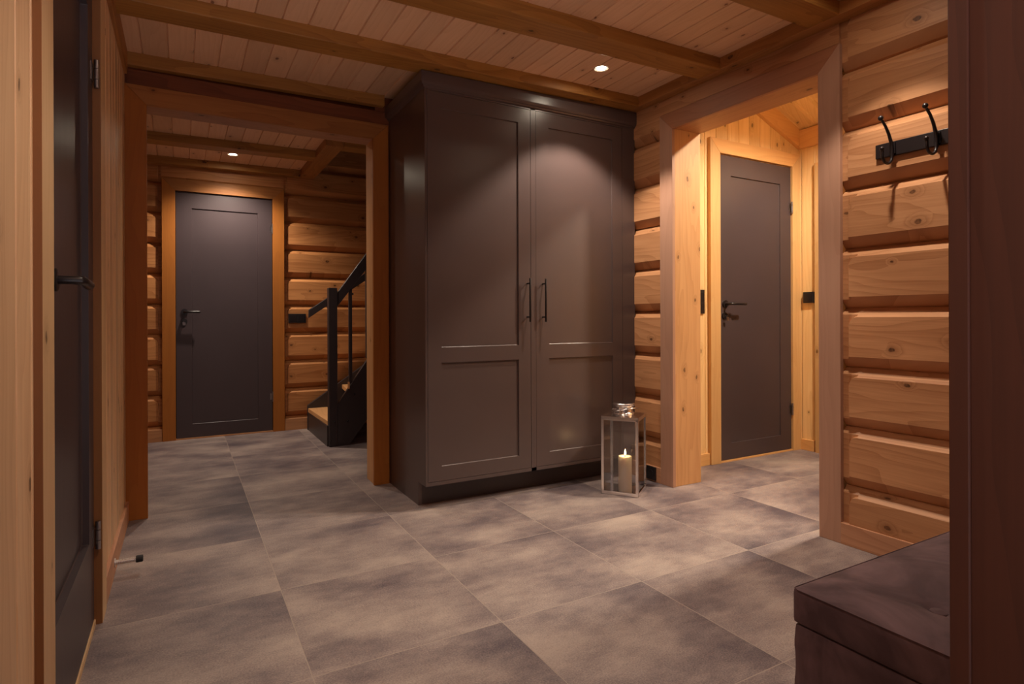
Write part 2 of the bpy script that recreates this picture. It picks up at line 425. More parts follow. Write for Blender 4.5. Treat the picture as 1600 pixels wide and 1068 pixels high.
seamB = [(-.13+.25*k, -.13+.25*(k+1)) for k in range(12)]
BY = 5.572
mB_ = lambda z, d, t: (t, BY+d, z)
m = MB()
log_rows(m, seamB, -1.3, -.130, mB_, end1=True, zmin=0, zmax=2.62)
log_rows(m, seamB, -.145, .80, mB_, zmin=2.15, zmax=2.62)
log_rows(m, seamB, .790, 3.6, mB_, end0=True, zmin=0, zmax=2.62)
m.box(-1.3, 3.6, 5.61, 5.75, 2.6, 3.6); m.box(-1.4, 3.7, 5.71, 5.80, 0, 2.7)
struct(m.build('wall_back', 'log_x'))

# partition with the opening to the corridor
seamP = [(2.04, 2.246), (2.246, 2.50)]
m = MB()
mP = lambda z, d, t: (t, 3.447+d, z)
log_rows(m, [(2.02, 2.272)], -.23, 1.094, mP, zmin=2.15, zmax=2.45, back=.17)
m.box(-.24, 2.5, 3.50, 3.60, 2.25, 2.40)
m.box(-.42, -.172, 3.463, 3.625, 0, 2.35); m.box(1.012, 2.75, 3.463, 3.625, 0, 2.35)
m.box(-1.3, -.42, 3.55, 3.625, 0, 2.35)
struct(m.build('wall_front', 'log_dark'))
m = MB(); m.box(-1.32, -1.25, 3.6, 5.62, 0, 2.4); m.box(3.55, 3.65, 3.6, 5.62, 0, 3.6); struct(m.build('wall_corridor', 'panel_z'))
# dark stairwell above
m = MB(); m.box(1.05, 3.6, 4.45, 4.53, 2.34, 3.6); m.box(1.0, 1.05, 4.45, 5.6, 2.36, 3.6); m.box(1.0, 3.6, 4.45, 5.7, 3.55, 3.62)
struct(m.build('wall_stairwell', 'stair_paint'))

# ------------------------------------------------------------------ casings (mitred)
def casing(name, m, u0, u1, zt, w, d0, d1, mats, warp=None, parts='lhr', bevel=.002, zb=0.0):
    """u0,u1,zt: inner edges of the opening; m(u,z,d)->xyz"""
    mb = MB()
    if 'l' in parts: mb.prism([(u0-w, zb), (u0, zb), (u0, zt), (u0-w, zt+w)], d0, d1, m, 0)
    if 'r' in parts: mb.prism([(u1, zb), (u1+w, zb), (u1+w, zt+w), (u1, zt)], d0, d1, m, 0)
    if 'h' in parts: mb.prism([(u0-w, zt+w), (u0, zt), (u1, zt), (u1+w, zt+w)], d0, d1, m, 1)
    return struct(mb.build(name, mats, bevel=bevel, warp=warp))
# corridor opening in the partition
mp = lambda u, z, d: (u, 3.45+d, z)
casing('trim_5', mp, -.150, .996, 2.066, .093, 0, .022, ['case_z', 'case_x'])
m = MB()
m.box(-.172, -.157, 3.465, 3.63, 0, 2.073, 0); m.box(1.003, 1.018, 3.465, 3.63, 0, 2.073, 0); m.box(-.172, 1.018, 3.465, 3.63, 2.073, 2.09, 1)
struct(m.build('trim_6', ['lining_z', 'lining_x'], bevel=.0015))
# opening to the bright room
mr = lambda u, z, d: (RX+d, u, z)
casing('trim_7', mr, 1.639, 2.527, 2.096, .100, 0, .022, ['redcase_z', 'redcase_y'], warp=wR)
m = MB()
m.box(RX+.016, RX+.235, 1.617, 1.632, 0, 2.103, 0); m.box(RX+.016, RX+.235, 2.534, 2.549, 0, 2.103, 0); m.box(RX+.016, RX+.235, 1.617, 2.549, 2.103, 2.12, 1)
struct(m.build('trim_8', ['lining_z', 'lining_y'], bevel=.0015, warp=wR))
# back door casing
mb_ = lambda u, z, d: (u, 5.548+d, z)
casing('trim_9', mb_, -.044, .702, 2.052, .096, 0, .045, ['case_z', 'case_x'])

# ------------------------------------------------------------------ doors
def shaker(mb, u0, u1, z0, z1, stile, panels, m, th=.04, rec=.009, mi=0):
    """leaf with recessed panels; m(u,z,d), d grows to the back; panels=[(z0,z1)] ; stile=(l,r)"""
    a, b = u0+stile[0], u1-stile[1]
    zs = [z0]+[z for p in panels for z in p]+[z1]
    def q(ua, ub, za, zb, d): mb.add([m(ua, za, d), m(ub, za, d), m(ub, zb, d), m(ua, zb, d)], [(0, 1, 2, 3)], mi)
    q(u0, a, z0, z1, 0); q(b, u1, z0, z1, 0)
    for i in range(0, len(zs), 2): q(a, b, zs[i], zs[i+1], 0)
    e = .003
    for za, zb in panels:
        q(a+e, b-e, za+e, zb-e, rec)
        o = [m(a, za, 0), m(b, za, 0), m(b, zb, 0), m(a, zb, 0)]
        r1 = [m(a+e*.3, za+e*.3, rec*.85), m(b-e*.3, za+e*.3, rec*.85), m(b-e*.3, zb-e*.3, rec*.85), m(a+e*.3, zb-e*.3, rec*.85)]
        r = [m(a+e, za+e, rec), m(b-e, za+e, rec), m(b-e, zb-e, rec), m(a+e, zb-e, rec)]
        mb.add(o+r1+r, [(i, (i+1) % 4, 4+(i+1) % 4, 4+i) for i in range(4)]+[(4+i, 4+(i+1) % 4, 8+(i+1) % 4, 8+i) for i in range(4)], mi)
    # sides and back
    c = [m(u0, z0, 0), m(u1, z0, 0), m(u1, z1, 0), m(u0, z1, 0), m(u0, z0, th), m(u1, z0, th), m(u1, z1, th), m(u0, z1, th)]
    mb.add(c, [(0, 4, 5, 1), (1, 5, 6, 2), (2, 6, 7, 3), (3, 7, 4, 0), (4, 7, 6, 5)], mi)
    return mb
def rect_plate(mb, mf, cu, cz, w, h, d0, d1, mi=0): mb.prism([(cu-w/2, cz-h/2), (cu+w/2, cz-h/2), (cu+w/2, cz+h/2), (cu-w/2, cz+h/2)], d0, d1, mf, mi)
def lever(mf, u, z, sgn, parent, droop=.0, L=.125):
    """lever handle with round rosette; mf(u,z,d) with d negative = towards the room"""
    mb = MB()
    def disc(cu, cz, r, d0, d1):
        n = 28; mb.prism([(cu+r*math.cos(2*PI*k/n), cz+r*math.sin(2*PI*k/n)) for k in range(n)], d0, d1, mf)
    disc(u, z, .026, 0, -.009)
    pts = [mf(u, z, -.006), mf(u, z, -.040), mf(u+sgn*.004, z, -.050), mf(u+sgn*.016, z, -.056), mf(u+sgn*.04, z, -.057), mf(u+sgn*(L-.01), z-droop, -.057), mf(u+sgn*L, z-droop, -.056)]
    mb.tube(pts, [.0095, .009, .0095, .0095, .009, .010, .007], 14)
    return mb.build('door_handle', 'black_metal', parent)
def escutcheon(mf, u, z, parent, key=True):
    mb = MB(); n = 28
    mb.prism([(u+.025*math.cos(2*PI*k/n), z+.025*math.sin(2*PI*k/n)) for k in range(n)], 0, -.008, mf)
    o = mb.build('lock_rosette', 'black_metal', parent, bevel=.0015)
    if key:
        kb = MB(); kb.tube([mf(u, z, -.006), mf(u, z, -.028)], .0028, 10)
        kb.prism([(u-.011, z-.006), (u+.011, z-.010), (u+.013, z-.034), (u-.009, z-.034)], -.026, -.029, mf)
        kb.build('key', 'hinge', o)
    return o
def hinge(mf, u, z, parent, out=-.008, r=.0065, L=.088, leaf=.022, sgn=-1):
    mb = MB()
    for a, b in ((-.5, -.20), (-.18, .18), (.20, .5)): mb.tube([mf(u, z+a*L, out), mf(u, z+b*L, out)], r, 12)
    mb.prism([(u, z-.3*L), (u+sgn*leaf, z-.3*L), (u+sgn*leaf, z+.3*L), (u, z+.3*L)], -.0015, .001, mf)
    mb.build('hinge', 'hinge', parent)

# door_1: back corridor door
mf = lambda u, z, d: (u, 5.566+d, z)
m = MB(); shaker(m, -.040, .697, .012, 2.048, (.115, .115), [(.121, 1.918)], mf)
d1 = struct(m.build('door_1', 'door_paint', bevel=.0015))
lever(mf, .020, 1.055, 1, d1, L=.115); escutcheon(mf, .016, .978, d1)
hinge(mf, .700, 1.79, d1, out=-.012); hinge(mf, .700, .31, d1, out=-.012)
m = MB(); m.box(-.044, .702, 5.556, 5.66, 0, .010); m.box(-.1, .76, 5.61, 5.70, 0, 2.15, 1); struct(m.build('trim_10', ['base_x', 'stair_paint'], bevel=.001))
# door_2: bright room door
mf = lambda u, z, d: (u, 2.800+d, z)
m = MB(); shaker(m, 3.204, 3.965, .014, 2.108, (.115, .120), [(.124, 1.974)], mf)
d2 = struct(m.build('door_2', 'door_paint', bevel=.0015))
lever(mf, 3.256, 1.087, 1, d2, L=.150); escutcheon(mf, 3.250, 1.006, d2)
hinge(mf, 3.966, 1.81, d2, out=-.012); hinge(mf, 3.966, .31, d2, out=-.012)
casing('trim_11', lambda u, z, d: (u, 2.785+d, z), 3.199, 3.970, 2.115, .096, 0, .03, ['right_trim_z', 'right_trim_x'])
m = MB(); m.box(3.18, 3.99, 2.792, 2.90, 0, .011); m.box(3.1, 4.05, 2.86, 2.95, 0, 2.2, 1); struct(m.build('trim_12', ['right_trim_x', 'stair_paint'], bevel=.001))
# door_3: left wall door, seen at a grazing angle
LX = -.243
mf = lambda u, z, d: (-.2505-d, u, z)
m = MB(); shaker(m, 1.535, 2.325, .022, 2.075, (.105, .105), [(.30, 1.965)], mf, rec=.020)
d3 = struct(m.build('door_3', 'door_paint', bevel=.0015))
mb = MB()                                             # lever handle, drawn out towards the hall
mb.lathe([(.0, .0), (.026, .0), (.026, .007), (.023, .009), (.0, .009)], (-.2505, 1.648, 1.083), 28, 'X')
mb.tube([(-.246, 1.648, 1.083), (-.214, 1.646, 1.083), (-.203, 1.650, 1.083), (-.198, 1.662, 1.083), (-.197, 1.69, 1.081), (-.197, 1.755, 1.077), (-.198, 1.765, 1.077)], [.0095, .0095, .0105, .0105, .010, .0115, .008], 16)
mb.build('door_handle', 'black_metal', d3)
for z in (1.79, .295):
    hb = MB()
    for a, b in ((-.5, -.20), (-.18, .18), (.20, .5)): hb.tube([(-.2385, 2.322, z+a*.09), (-.2385, 2.322, z+b*.09)], .0075, 12)
    hb.box(-.2505, -.2485, 2.285, 2.322, z-.030, z+.030); hb.build('hinge', 'hinge', d3)
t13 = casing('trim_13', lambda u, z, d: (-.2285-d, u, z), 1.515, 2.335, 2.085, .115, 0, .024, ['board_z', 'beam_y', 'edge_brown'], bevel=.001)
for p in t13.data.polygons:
    if abs(p.normal.y) > .9: p.material_index = 2  # side edges darker than the face: cut wood plus painted-in shade
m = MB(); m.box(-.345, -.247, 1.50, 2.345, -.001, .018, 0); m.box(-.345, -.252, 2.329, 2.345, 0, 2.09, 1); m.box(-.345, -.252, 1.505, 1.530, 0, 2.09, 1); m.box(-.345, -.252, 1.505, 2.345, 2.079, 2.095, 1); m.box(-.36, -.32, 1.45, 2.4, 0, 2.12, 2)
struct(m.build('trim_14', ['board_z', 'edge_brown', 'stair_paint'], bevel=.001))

# left panelled wall
m = MB()
prof = groove_profile(2.345, 3.47, .115, 2.40, gw=.006, gd=.006); boards(m, prof, lambda u, d, t: (LX-d, u, t), 0, 2.40)
prof = groove_profile(-.2, 1.505, .115, 1.385, gw=.006, gd=.006); boards(m, prof, lambda u, d, t: (LX-d, u, t), 0, 2.40)
prof = groove_profile(1.505, 2.345, .115, 1.5, gw=.006, gd=.006); boards(m, prof, lambda u, d, t: (LX-d, u, t), 2.09, 2.40)
struct(m.build('wall_left', 'panel_z'))

# baseboards
m = MB(); m.box(LX-.002, LX+.013, 2.447, 3.452, 0, .097); struct(m.build('baseboard_left', 'base_y', bevel=.002))
m = MB(); m.box(RX-.001, RX+.03, .36, 1.540, 0, .093); m.box(RX-.001, RX+.03, 2.626, 2.95, 0, .093); struct(m.build('baseboard_right', 'base_y', bevel=.002, warp=wR))
m = MB(); m.box(-1.2, -.142, 5.553, 5.60, 0, .10); m.box(.80, 3.5, 5.553, 5.60, 0, .10); struct(m.build('baseboard_back', 'base_x', bevel=.002))

# ------------------------------------------------------------------ bright room beyond the right opening
m = MB()
prof = groove_profile(2.70, 4.10, .1135, 3.188, gw=.005, gd=.005); boards(m, prof, lambda u, d, t: (u, 2.812+d, t), 0, 3.1, 0)
struct(m.build('wall_far', 'panel_rz'))
m = MB()
prof = groove_profile(-.1, 2.83, .1135, 2.79, gw=.005, gd=.005); boards(m, prof, lambda u, d, t: (4.078+d, u, t), 0, 2.5)
struct(m.build('wall_side', 'panel_rzy'))
# sloped ceiling
def slopez(x): return 2.395+.396*(4.08-x)
m = MB(); prof = groove_profile(-.2, 2.84, .1135, .05+.1135*24-.03, gw=.005, gd=.005)
boards(m, prof, lambda u, d, t: (t, u, slopez(t)+d), 2.60, 4.12)
struct(m.build('ceiling_slope', 'slope_x'))
m = MB()   # raking cornice and level cornice
m.prism([(2.6, slopez(2.6)-.135), (4.08, slopez(4.08)-.135), (4.08, slopez(4.08)), (2.6, slopez(2.6))], 2.782, 2.815, lambda u, v, d: (u, d, v), 0)
m.box(4.045, 4.085, -.1, 2.782, 2.258, 2.395, 1)
struct(m.build('trim_15', ['right_trim_x', 'right_trim_y'], bevel=.002))
m = MB(); m.box(2.75, 3.101, 2.795, 2.815, 0, .080, 0); m.box(4.060, 4.08, 2.685, 2.815, 0, .080, 1); struct(m.build('baseboard_far', ['right_trim_x', 'right_trim_y'], bevel=.002))
casing('trim_16', lambda u, z, d: (4.055+d, u, z), 1.75, 2.575, 2.03, .096, 0, .03, ['right_trim_z', 'right_trim_y'])
m = MB(); shaker(m, 1.756, 2.569, .012, 2.026, (.115, .115), [(.12, 1.90)], lambda u, z, d: (4.069+d, u, z)); struct(m.build('door_4', 'door_paint', bevel=.0015))
m = MB(); m.box(2.66, 2.755, -.1, 1.60, 0, 3.0); m.box(2.66, 2.755, 1.6, 2.56, 2.12, 3.0); m.box(2.66, 2.75, 2.55, 2.83, 0, 3.0); m.box(2.7, 4.2, -.2, -.1, 0, 3.1)
struct(m.build('wall_inner', 'panel_rzy'))

# ------------------------------------------------------------------ near partition on the right (camera looks through its opening)
m = MB()
m.box(.80, .815, .13, .335, 0, 2.36, 0)
m.box(.797, .90, .334, .3553, 0, 2.36, 0)
struct(m.build('trim_17', 'post_z', bevel=.0015))
m = MB(); prof = groove_profile(.815, 2.56, .115, .9, gw=.005, gd=.005)
boards(m, prof, lambda u, d, t: (u, .345-d, t), 0, 2.37); m.box(.815, 2.56, .15, .33, 0, 2.37)
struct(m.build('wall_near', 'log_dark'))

# ------------------------------------------------------------------ wardrobe
W = empty('wardrobe', (1.095, 3.15, 0))
def wl(x, y, z): return (x-1.095, y-3.15, z)
FX0, FX1, FY = 1.095, 2.503, 2.859
m = MB()
m.prism([(3.455, 0), (3.455, 2.20), (FY+.022, 2.20), (FY+.022, .124), (FY+.112, .124), (FY+.112, 0)], FX0, FX0+.02, lambda u, v, d: (d, u, v))      # side
m.box(FX1-.02, FX1, FY+.022, 3.455, .124, 2.20)
m.box(FX0+.02, FX1-.02, FY+.023, 3.455, .124, .144); m.box(FX0+.02, FX1-.02, 3.43, 3.455, .12, 2.20)
m.build('carcass', 'charcoal', W, warp=wl)
m = MB()                                                          # face frame
m.box(FX0, 1.107, FY, FY+.022, .124, 2.19); m.box(2.402, FX1, FY, FY+.022, .124, 2.19); m.box(1.7335, 1.7665, FY, FY+.022, .124, 2.19)
m.box(1.107, 2.402, FY, FY+.022, .124, .1425); m.box(1.107, 2.402, FY, FY+.022, 2.179, 2.19)
m.build('face_frame', 'charcoal', W, warp=wl)
m = MB(); m.box(FX0+.0005, FX1-.02, FY+.1125, FY+.130, 0, .126); m.build('plinth', 'plinth_paint', W, bevel=.001, warp=wl)
m = MB()                                                          # crown: stepped cornice
cp = [(0, 2.186), (.010, 2.190), (.013, 2.197), (.020, 2.200), (.024, 2.207), (.026, 2.215), (.026, 2.276), (0, 2.276)]
def crown_ring(t):  # L-shaped path: left side then front
    o, z = t; return [(FX0-o, 3.455, z), (FX0-o, FY-o, z), (FX1+.001, FY-o, z)]
rings = [crown_ring(t) for t in cp]
m.strip(rings)
m.add([r[0] for r in rings], [list(range(len(rings)))]); m.add([r[2] for r in rings], [list(range(len(rings)))])
m.box(FX0+.001, FX1-.001, FY+.001, 3.454, 2.191, 2.274)
m.build('crown', 'charcoal', W, warp=lambda x, y, z: wl(x, y, z+(dz(x)+.0065 if z > 2.26 else 0)))
mfd = lambda u, z, d: wl(u, FY+.001+d, z)
for (u0, u1, st, hx) in ((1.109, 1.7315, (.076, .079), 1.708), (1.7685, 2.400, (.088, .075), 1.812)):
    m = MB(); shaker(m, u0, u1, .1445, 2.177, st, [(.219, .762), (.842, 2.096)], mfd, th=.02, rec=.008)
    d = m.build('door', 'charcoal', W, bevel=.0012)
    h = MB(); hy = FY-.034
    h.tube([wl(hx, hy, .972), wl(hx, hy, .9745), wl(hx, hy, 1.2155), wl(hx, hy, 1.218)], [.0045, .0058, .0058, .0045], 14)
    for z in (1.000, 1.190): h.tube([wl(hx, FY+.001, z), wl(hx, hy, z)], .0045, 12)
    h.build('handle', 'black_metal', d)
tag(W, 'tall charcoal built-in wardrobe with two panelled doors between the openings', 'wardrobe')

# ------------------------------------------------------------------ staircase
ST = empty('staircase', (1.02, 4.70, 0))
def sl(x, y, z): return (x-1.02, y-4.70, z)
m = MB(); m.box(.993, 1.058, 4.655, 4.720, 0, 1.235); m.build('newel_post', 'stair_paint', ST, bevel=.005, warp=sl)
mx = lambda y0: (lambda u, v, d: sl(u, d, v))
# near string (steep inner side of the turning flight)
m = MB(); m.prism([(1.055, 0), (1.145, 0), (1.245, .125), (2.10, 1.37), (2.10, 1.83), (1.062, .332), (1.055, .322)], 4.66, 4.695, mx(0)); m.build('stringer', 'stair_paint', ST, bevel=.002, warp=None)
# wall string
m = MB(); m.prism([(.980, 0), (1.35, 0), (3.3, 1.27), (3.3, 1.79), (.985, .222), (.980, .215)], 5.475, 5.51, mx(0)); m.build('stringer', 'stair_paint', ST, bevel=.002)
# bottom riser and treads
m = MB(); m.prism([(4.69, 0), (5.475, 0), (5.475, .16), (4.69, .16)], .984, .999, lambda u, v, d: sl(d, u, v)); m.build('riser', 'stair_paint', ST)
for k in range(6):
    z1 = .195+.195*k; xn, xf = 1.0+.14*k, .983+.30*k
    m = MB()
    if k == 1: xn += .05
    pts = [(xn-.006 if k == 0 else xn, 4.69), (xf, 5.476), (xf+.34, 5.476), (xn+.22, 4.69)]
    m.prism(pts, z1-.038, z1, lambda u, v, d: sl(u, v, d)); m.build('tread', 'tread', ST, bevel=.004)
    if k == 1:
        m = MB(); m.box(1.136, 1.149, 4.646, 4.662, .445, .498); m.build('tread_nosing', 'tread', ST, bevel=.002, warp=sl)
    if k:
        m = MB(); m.prism([(xn+.02, 4.69), (xf+.03, 5.476), (xf+.045, 5.476), (xn+.035, 4.69)], z1-.195, z1-.038, lambda u, v, d: sl(u, v, d)); m.build('riser', 'stair_paint', ST)
# handrails
m = MB(); m.prism([(1.050, 1.075), (1.9, 2.19), (1.9, 2.36), (1.058, 1.193), (1.050, 1.185)], 4.668, 4.706, mx(0)); m.build('handrail', 'stair_paint', ST, bevel=.004)
m = MB(); m.prism([(.985, 1.003), (2.2, 1.83), (2.2, 1.90), (.985, 1.074)], 5.43, 5.465, mx(0)); m.build('handrail', 'stair_paint', ST, bevel=.004)
for k in range(5):
    x = 1.165+.135*k; zb = .36+1.44*(x-1.08); zt = 1.12+1.36*(x-1.08)
    m = MB(); m.box(x-.013, x+.013, 4.675, 4.70, zb, zt); m.build('baluster', 'stair_paint', ST, bevel=.003, warp=sl)
for x, z in ((1.034, .191), (1.189, .402), (1.136, .191), (1.180, 1.190), (1.003, .05), (1.0, 1.17)):
    m = MB(); yb = 4.66 if x > 1.06 else 4.655
    m.lathe([(0, .004), (.008, .002), (.008, -.002), (.0055, -.006), (0, -.0075)], sl(x, yb if z < 1.1 else 4.668, z), 14, 'Y'); m.build('bolt', 'black_metal', ST)
tag(ST, 'dark painted staircase with pale wooden treads rising behind the corridor opening', 'staircase')

# ------------------------------------------------------------------ lantern
A, B, C = Vector((2.066, 2.646, 0)), Vector((2.190, 2.483, 0)), Vector((2.362, 2.609, 0))
ctr = (A+C)/2; ang = math.atan2((C-B).y, (C-B).x); HS = .1055
LN = empty('lantern', (ctr.x, ctr.y, 0), ang)
m = MB(); m.box(-HS, HS, -HS, HS, 0, .004); m.box(-HS, HS, -HS, -HS+.004, 0, .022); m.box(-HS, HS, HS-.004, HS, 0, .022); m.box(-HS, -HS+.004, -HS, HS, 0, .022); m.box(HS-.004, HS, -HS, HS, 0, .022)
m.box(-HS+.004, HS-.004, -HS+.004, HS-.004, .010, .014)
m.build('base', 'chrome', LN, bevel=.001)
for sx in (-1, 1):
    for sy in (-1, 1):
        m = MB(); x, y = sx*(HS-.0075), sy*(HS-.0075)
        m.box(min(sx*HS, sx*(HS-.015)), max(sx*HS, sx*(HS-.015)), min(sy*HS, sy*(HS-.003)), max(sy*HS, sy*(HS-.003)), .02, .428)
        m.box(min(sx*HS, sx*(HS-.003)), max(sx*HS, sx*(HS-.003)), min(sy*HS, sy*(HS-.015)), max(sy*HS, sy*(HS-.015)), .02, .428)
        m.build('post', 'chrome', LN)
g = HS-.005
for i, (x0, x1, y0, y1) in enumerate(((-g, g, -g, -g+.002), (-g, g, g-.002, g), (-g, -g+.002, -g+.003, g-.003), (g-.002, g, -g+.003, g-.003))):
    m = MB(); m.box(x0, x1, y0, y1, .016, .426); m.build('glass_pane', 'glass', LN)
m = MB()
m.box(-HS, HS, -HS, -HS+.004, .418, .440); m.box(-HS, HS, HS-.004, HS, .418, .440); m.box(-HS, -HS+.004, -HS, HS, .418, .440); m.box(HS-.004, HS, -HS, HS, .418, .440)
m.strip([[(-HS, -HS, .440), (HS, -HS, .440), (HS, HS, .440), (-HS, HS, .440)], [(-.05, -.05, .447), (.05, -.05, .447), (.05, .05, .447), (-.05, .05, .447)]], closed=True)
m.add([(-.05, -.05, .447), (.05, -.05, .447), (.05, .05, .447), (-.05, .05, .447)], [(0, 1, 2, 3)])
m.build('roof', 'chrome', LN, bevel=.001)
m = MB(); m.lathe([(.0, .446), (.060, .446), (.058, .452), (.050, .458), (.050, .484), (.061, .492), (.063, .497), (.063, .503), (.058, .507), (.0, .508)], (0, 0, 0), 40); m.build('chimney_cap', 'chrome', LN)
m = MB()
pts = [(.082*math.cos(t)-.018, .074*math.sin(t)-.012, .470+.018*math.cos(t+2.2)) for t in [2*PI*k/40 for k in range(41)]]
m.tube(pts, .0028, 8); m.tube([(-.062, .03, .478), (-.074, .05, .478)], .004, 8)
m.build('carrying_ring', 'chrome', LN)
m = MB(); m.tube([(g+.006, -.02, .20), (g+.006, -.02, .225)], .004, 8); m.lathe([(0, .0), (.006, .002), (.006, .012), (0, .016)], (g, -.02, .212), 12, 'X'); m.build('latch_knob', 'chrome', LN)
tag(LN, 'square chrome and glass floor lantern beside the wardrobe on the tiles', 'lantern')
CN = empty('candle', (2.178, 2.576, .0142))
m = MB(); m.lathe([(0, 0), (.036, 0), (.0375, .003), (.0375, .196), (.036, .200), (.032, .2005), (.012, .197), (0, .1965)], (0, 0, 0), 40); m.build('wax', 'wax', CN)
m = MB(); m.tube([(0, 0, .196), (.001, 0, .204), (.002, 0, .209)], .0012, 8); m.build('wick', 'wick', CN)
m = MB(); m.lathe([(0.0004, .205), (.0035, .209), (.0048, .215), (.0040, .223), (.0020, .232), (.0003, .240)], (0.001, 0, 0), 16); m.build('flame', 'flame', CN)
tag(CN, 'lit cream pillar candle standing inside the glass lantern', 'candle')

# ------------------------------------------------------------------ coat hooks
HK = empty('coat_rack', (2.53, 1.2, 1.66))
def hl(x, y, z): X, Y, Z = wR(x, y, z); return (X-2.53, Y-1.2, Z-1.66)
m = MB(); m.box(2.514, 2.526, .72, 1.386, 1.648, 1.706); m.build('rail', 'black_metal', HK, bevel=.002, warp=hl)
for y in (1.316, 1.157, .998, .839):
    hk = MB()
    top = [(2.505, y, 1.640), (2.504, y, 1.668), (2.497, y, 1.700), (2.481, y, 1.730), (2.458, y, 1.757), (2.436, y+.001, 1.776), (2.428, y+.001, 1.781)]
    hk.tube([hl(*p) for p in top], [.0065, .0075, .0068, .006, .0055, .005, .0045], 12)
    low = [(2.503, y, 1.668), (2.502, y, 1.640)]+[(2.468+.034*math.cos(t), y, 1.640-.030*math.sin(t)) for t in [PI*k/10 for k in range(11)]]+[(2.434, y, 1.652), (2.433, y, 1.660)]
    hk.tube([hl(*p) for p in low], .0055, 12)
    for (x, z, r) in ((2.424, 1.784, .0105), (2.432, 1.664, .0085)):
        c = hl(x, y, z); hk.lathe([(r*math.sin(PI*k/8), -r*math.cos(PI*k/8)) for k in range(9)], c, 14)
    hk.box(*[q for q in (0, 0)], 0, 0, 0, 0) if False else None
    p0, p1 = hl(2.508, y-.011, 1.655), hl(2.5145, y+.011, 1.699)
    hk.box(min(p0[0], p1[0]), max(p0[0], p1[0]), min(p0[1], p1[1]), max(p0[1], p1[1]), p0[2], p1[2])
    hk.build('hook', 'black_metal', HK)
tag(HK, 'black metal rail of double coat hooks on the right log wall', 'coat rack')

# ------------------------------------------------------------------ ottoman bench
OT = empty('storage_bench', (1.65, .56, 0))
bx0, bx1, by0, by1 = -.563, .563, -.20, .203
m = MB(); m.box(bx0, bx1, by0, by1, .012, .371)
b = m.build('base', 'velvet', OT); 
def dense_box(x0, x1, y0, y1, z0, z1, nx, ny, nz, f):
    bm = bmesh.new()
    bmesh.ops.create_cube(bm, size=1)
    bmesh.ops.subdivide_edges(bm, edges=[e for e in bm.edges if abs((e.verts[0].co-e.verts[1].co).x) > .5], cuts=nx, use_grid_fill=True)
    bmesh.ops.subdivide_edges(bm, edges=[e for e in bm.edges if abs((e.verts[0].co-e.verts[1].co).y) > .5], cuts=ny, use_grid_fill=True)
    bmesh.ops.subdivide_edges(bm, edges=[e for e in bm.edges if abs((e.verts[0].co-e.verts[1].co).z) > .5], cuts=nz, use_grid_fill=True)
    vs = []
    for v in bm.verts:
        x = x0+(v.co.x+.5)*(x1-x0); y = y0+(v.co.y+.5)*(y1-y0); z = z0+(v.co.z+.5)*(z1-z0); vs.append(f(x, y, z))
    bm.verts.index_update(); fs = [[v.index for v in fc.verts] for fc in bm.faces]; bm.free()
    return vs, fs
def rnd_corner(x, y, z, X0, X1, Y0, Y1, Z0, Z1, r):
    c = Vector((min(max(x, X0+r), X1-r), min(max(y, Y0+r), Y1-r), min(max(z, Z0+r), Z1-r)))
    d = Vector((x, y, z))-c
    if d.length > r: d = d.normalized()*r
    return c+d
bpy.data.objects.remove(b)
btns = [(bx0+.142+.28*k, 0.0) for k in range(4)]
btns = [(-.425, .003), (-.14, .003), (.14, .003), (.425, .003)]
def basef(x, y, z):
    p = rnd_corner(x, y, z, bx0, bx1, by0, by1, .012, .3722, .006)
    w = math.exp(-((x-bx0)/.10)**2)*.0022*math.sin(z*75+y*9)*(1 if y > -.19 else .5)
    if x < bx0+.03: p.x -= abs(w)*.6
    if y > by1-.03 or y < by0+.03: p.y += w*.6
    return tuple(p)
v, f = dense_box(bx0, bx1, by0, by1, .012, .3722, 60, 24, 30, basef)
m = MB(); m.add(v, f, 0, True); m.build('base', 'velvet', OT)
def lidf(x, y, z):
    p = rnd_corner(x, y, z, bx0-.002, bx1+.002, by0-.002, by1+.002, .373, .443, .006)
    if z > .42:
        u = min(x-bx0, bx1-x, .09)/.09; vv = min(y-by0, by1-y, .09)/.09
        puff = .019*math.sin(max(0, min(1, u))*PI/2)*math.sin(max(0, min(1, vv))*PI/2)
        for bx, by in btns:
            r = math.hypot(x-bx, y-by); puff -= .013*math.exp(-(r/.024)**2)+.008*math.exp(-(r/.085)**2)
            for sx in (-1, 1):
                for sy in (-1, 1):   # diagonal tuft creases from the button
                    dx, dy = (x-bx)*sx, (y-by)*sy
                    if dx > 0 and dy > 0:
                        dd = abs(dx*.82-dy*.57); puff -= .0035*math.exp(-(dd/.006)**2)*math.exp(-r/.12)
        p.z += puff*(1 if z > .4429 else .5)
    return tuple(p)
v, f = dense_box(bx0-.002, bx1+.002, by0-.002, by1+.002, .373, .443, 170, 70, 6, lidf)
m = MB(); m.add(v, f, 0, True); lid = m.build('lid', 'velvet', OT)
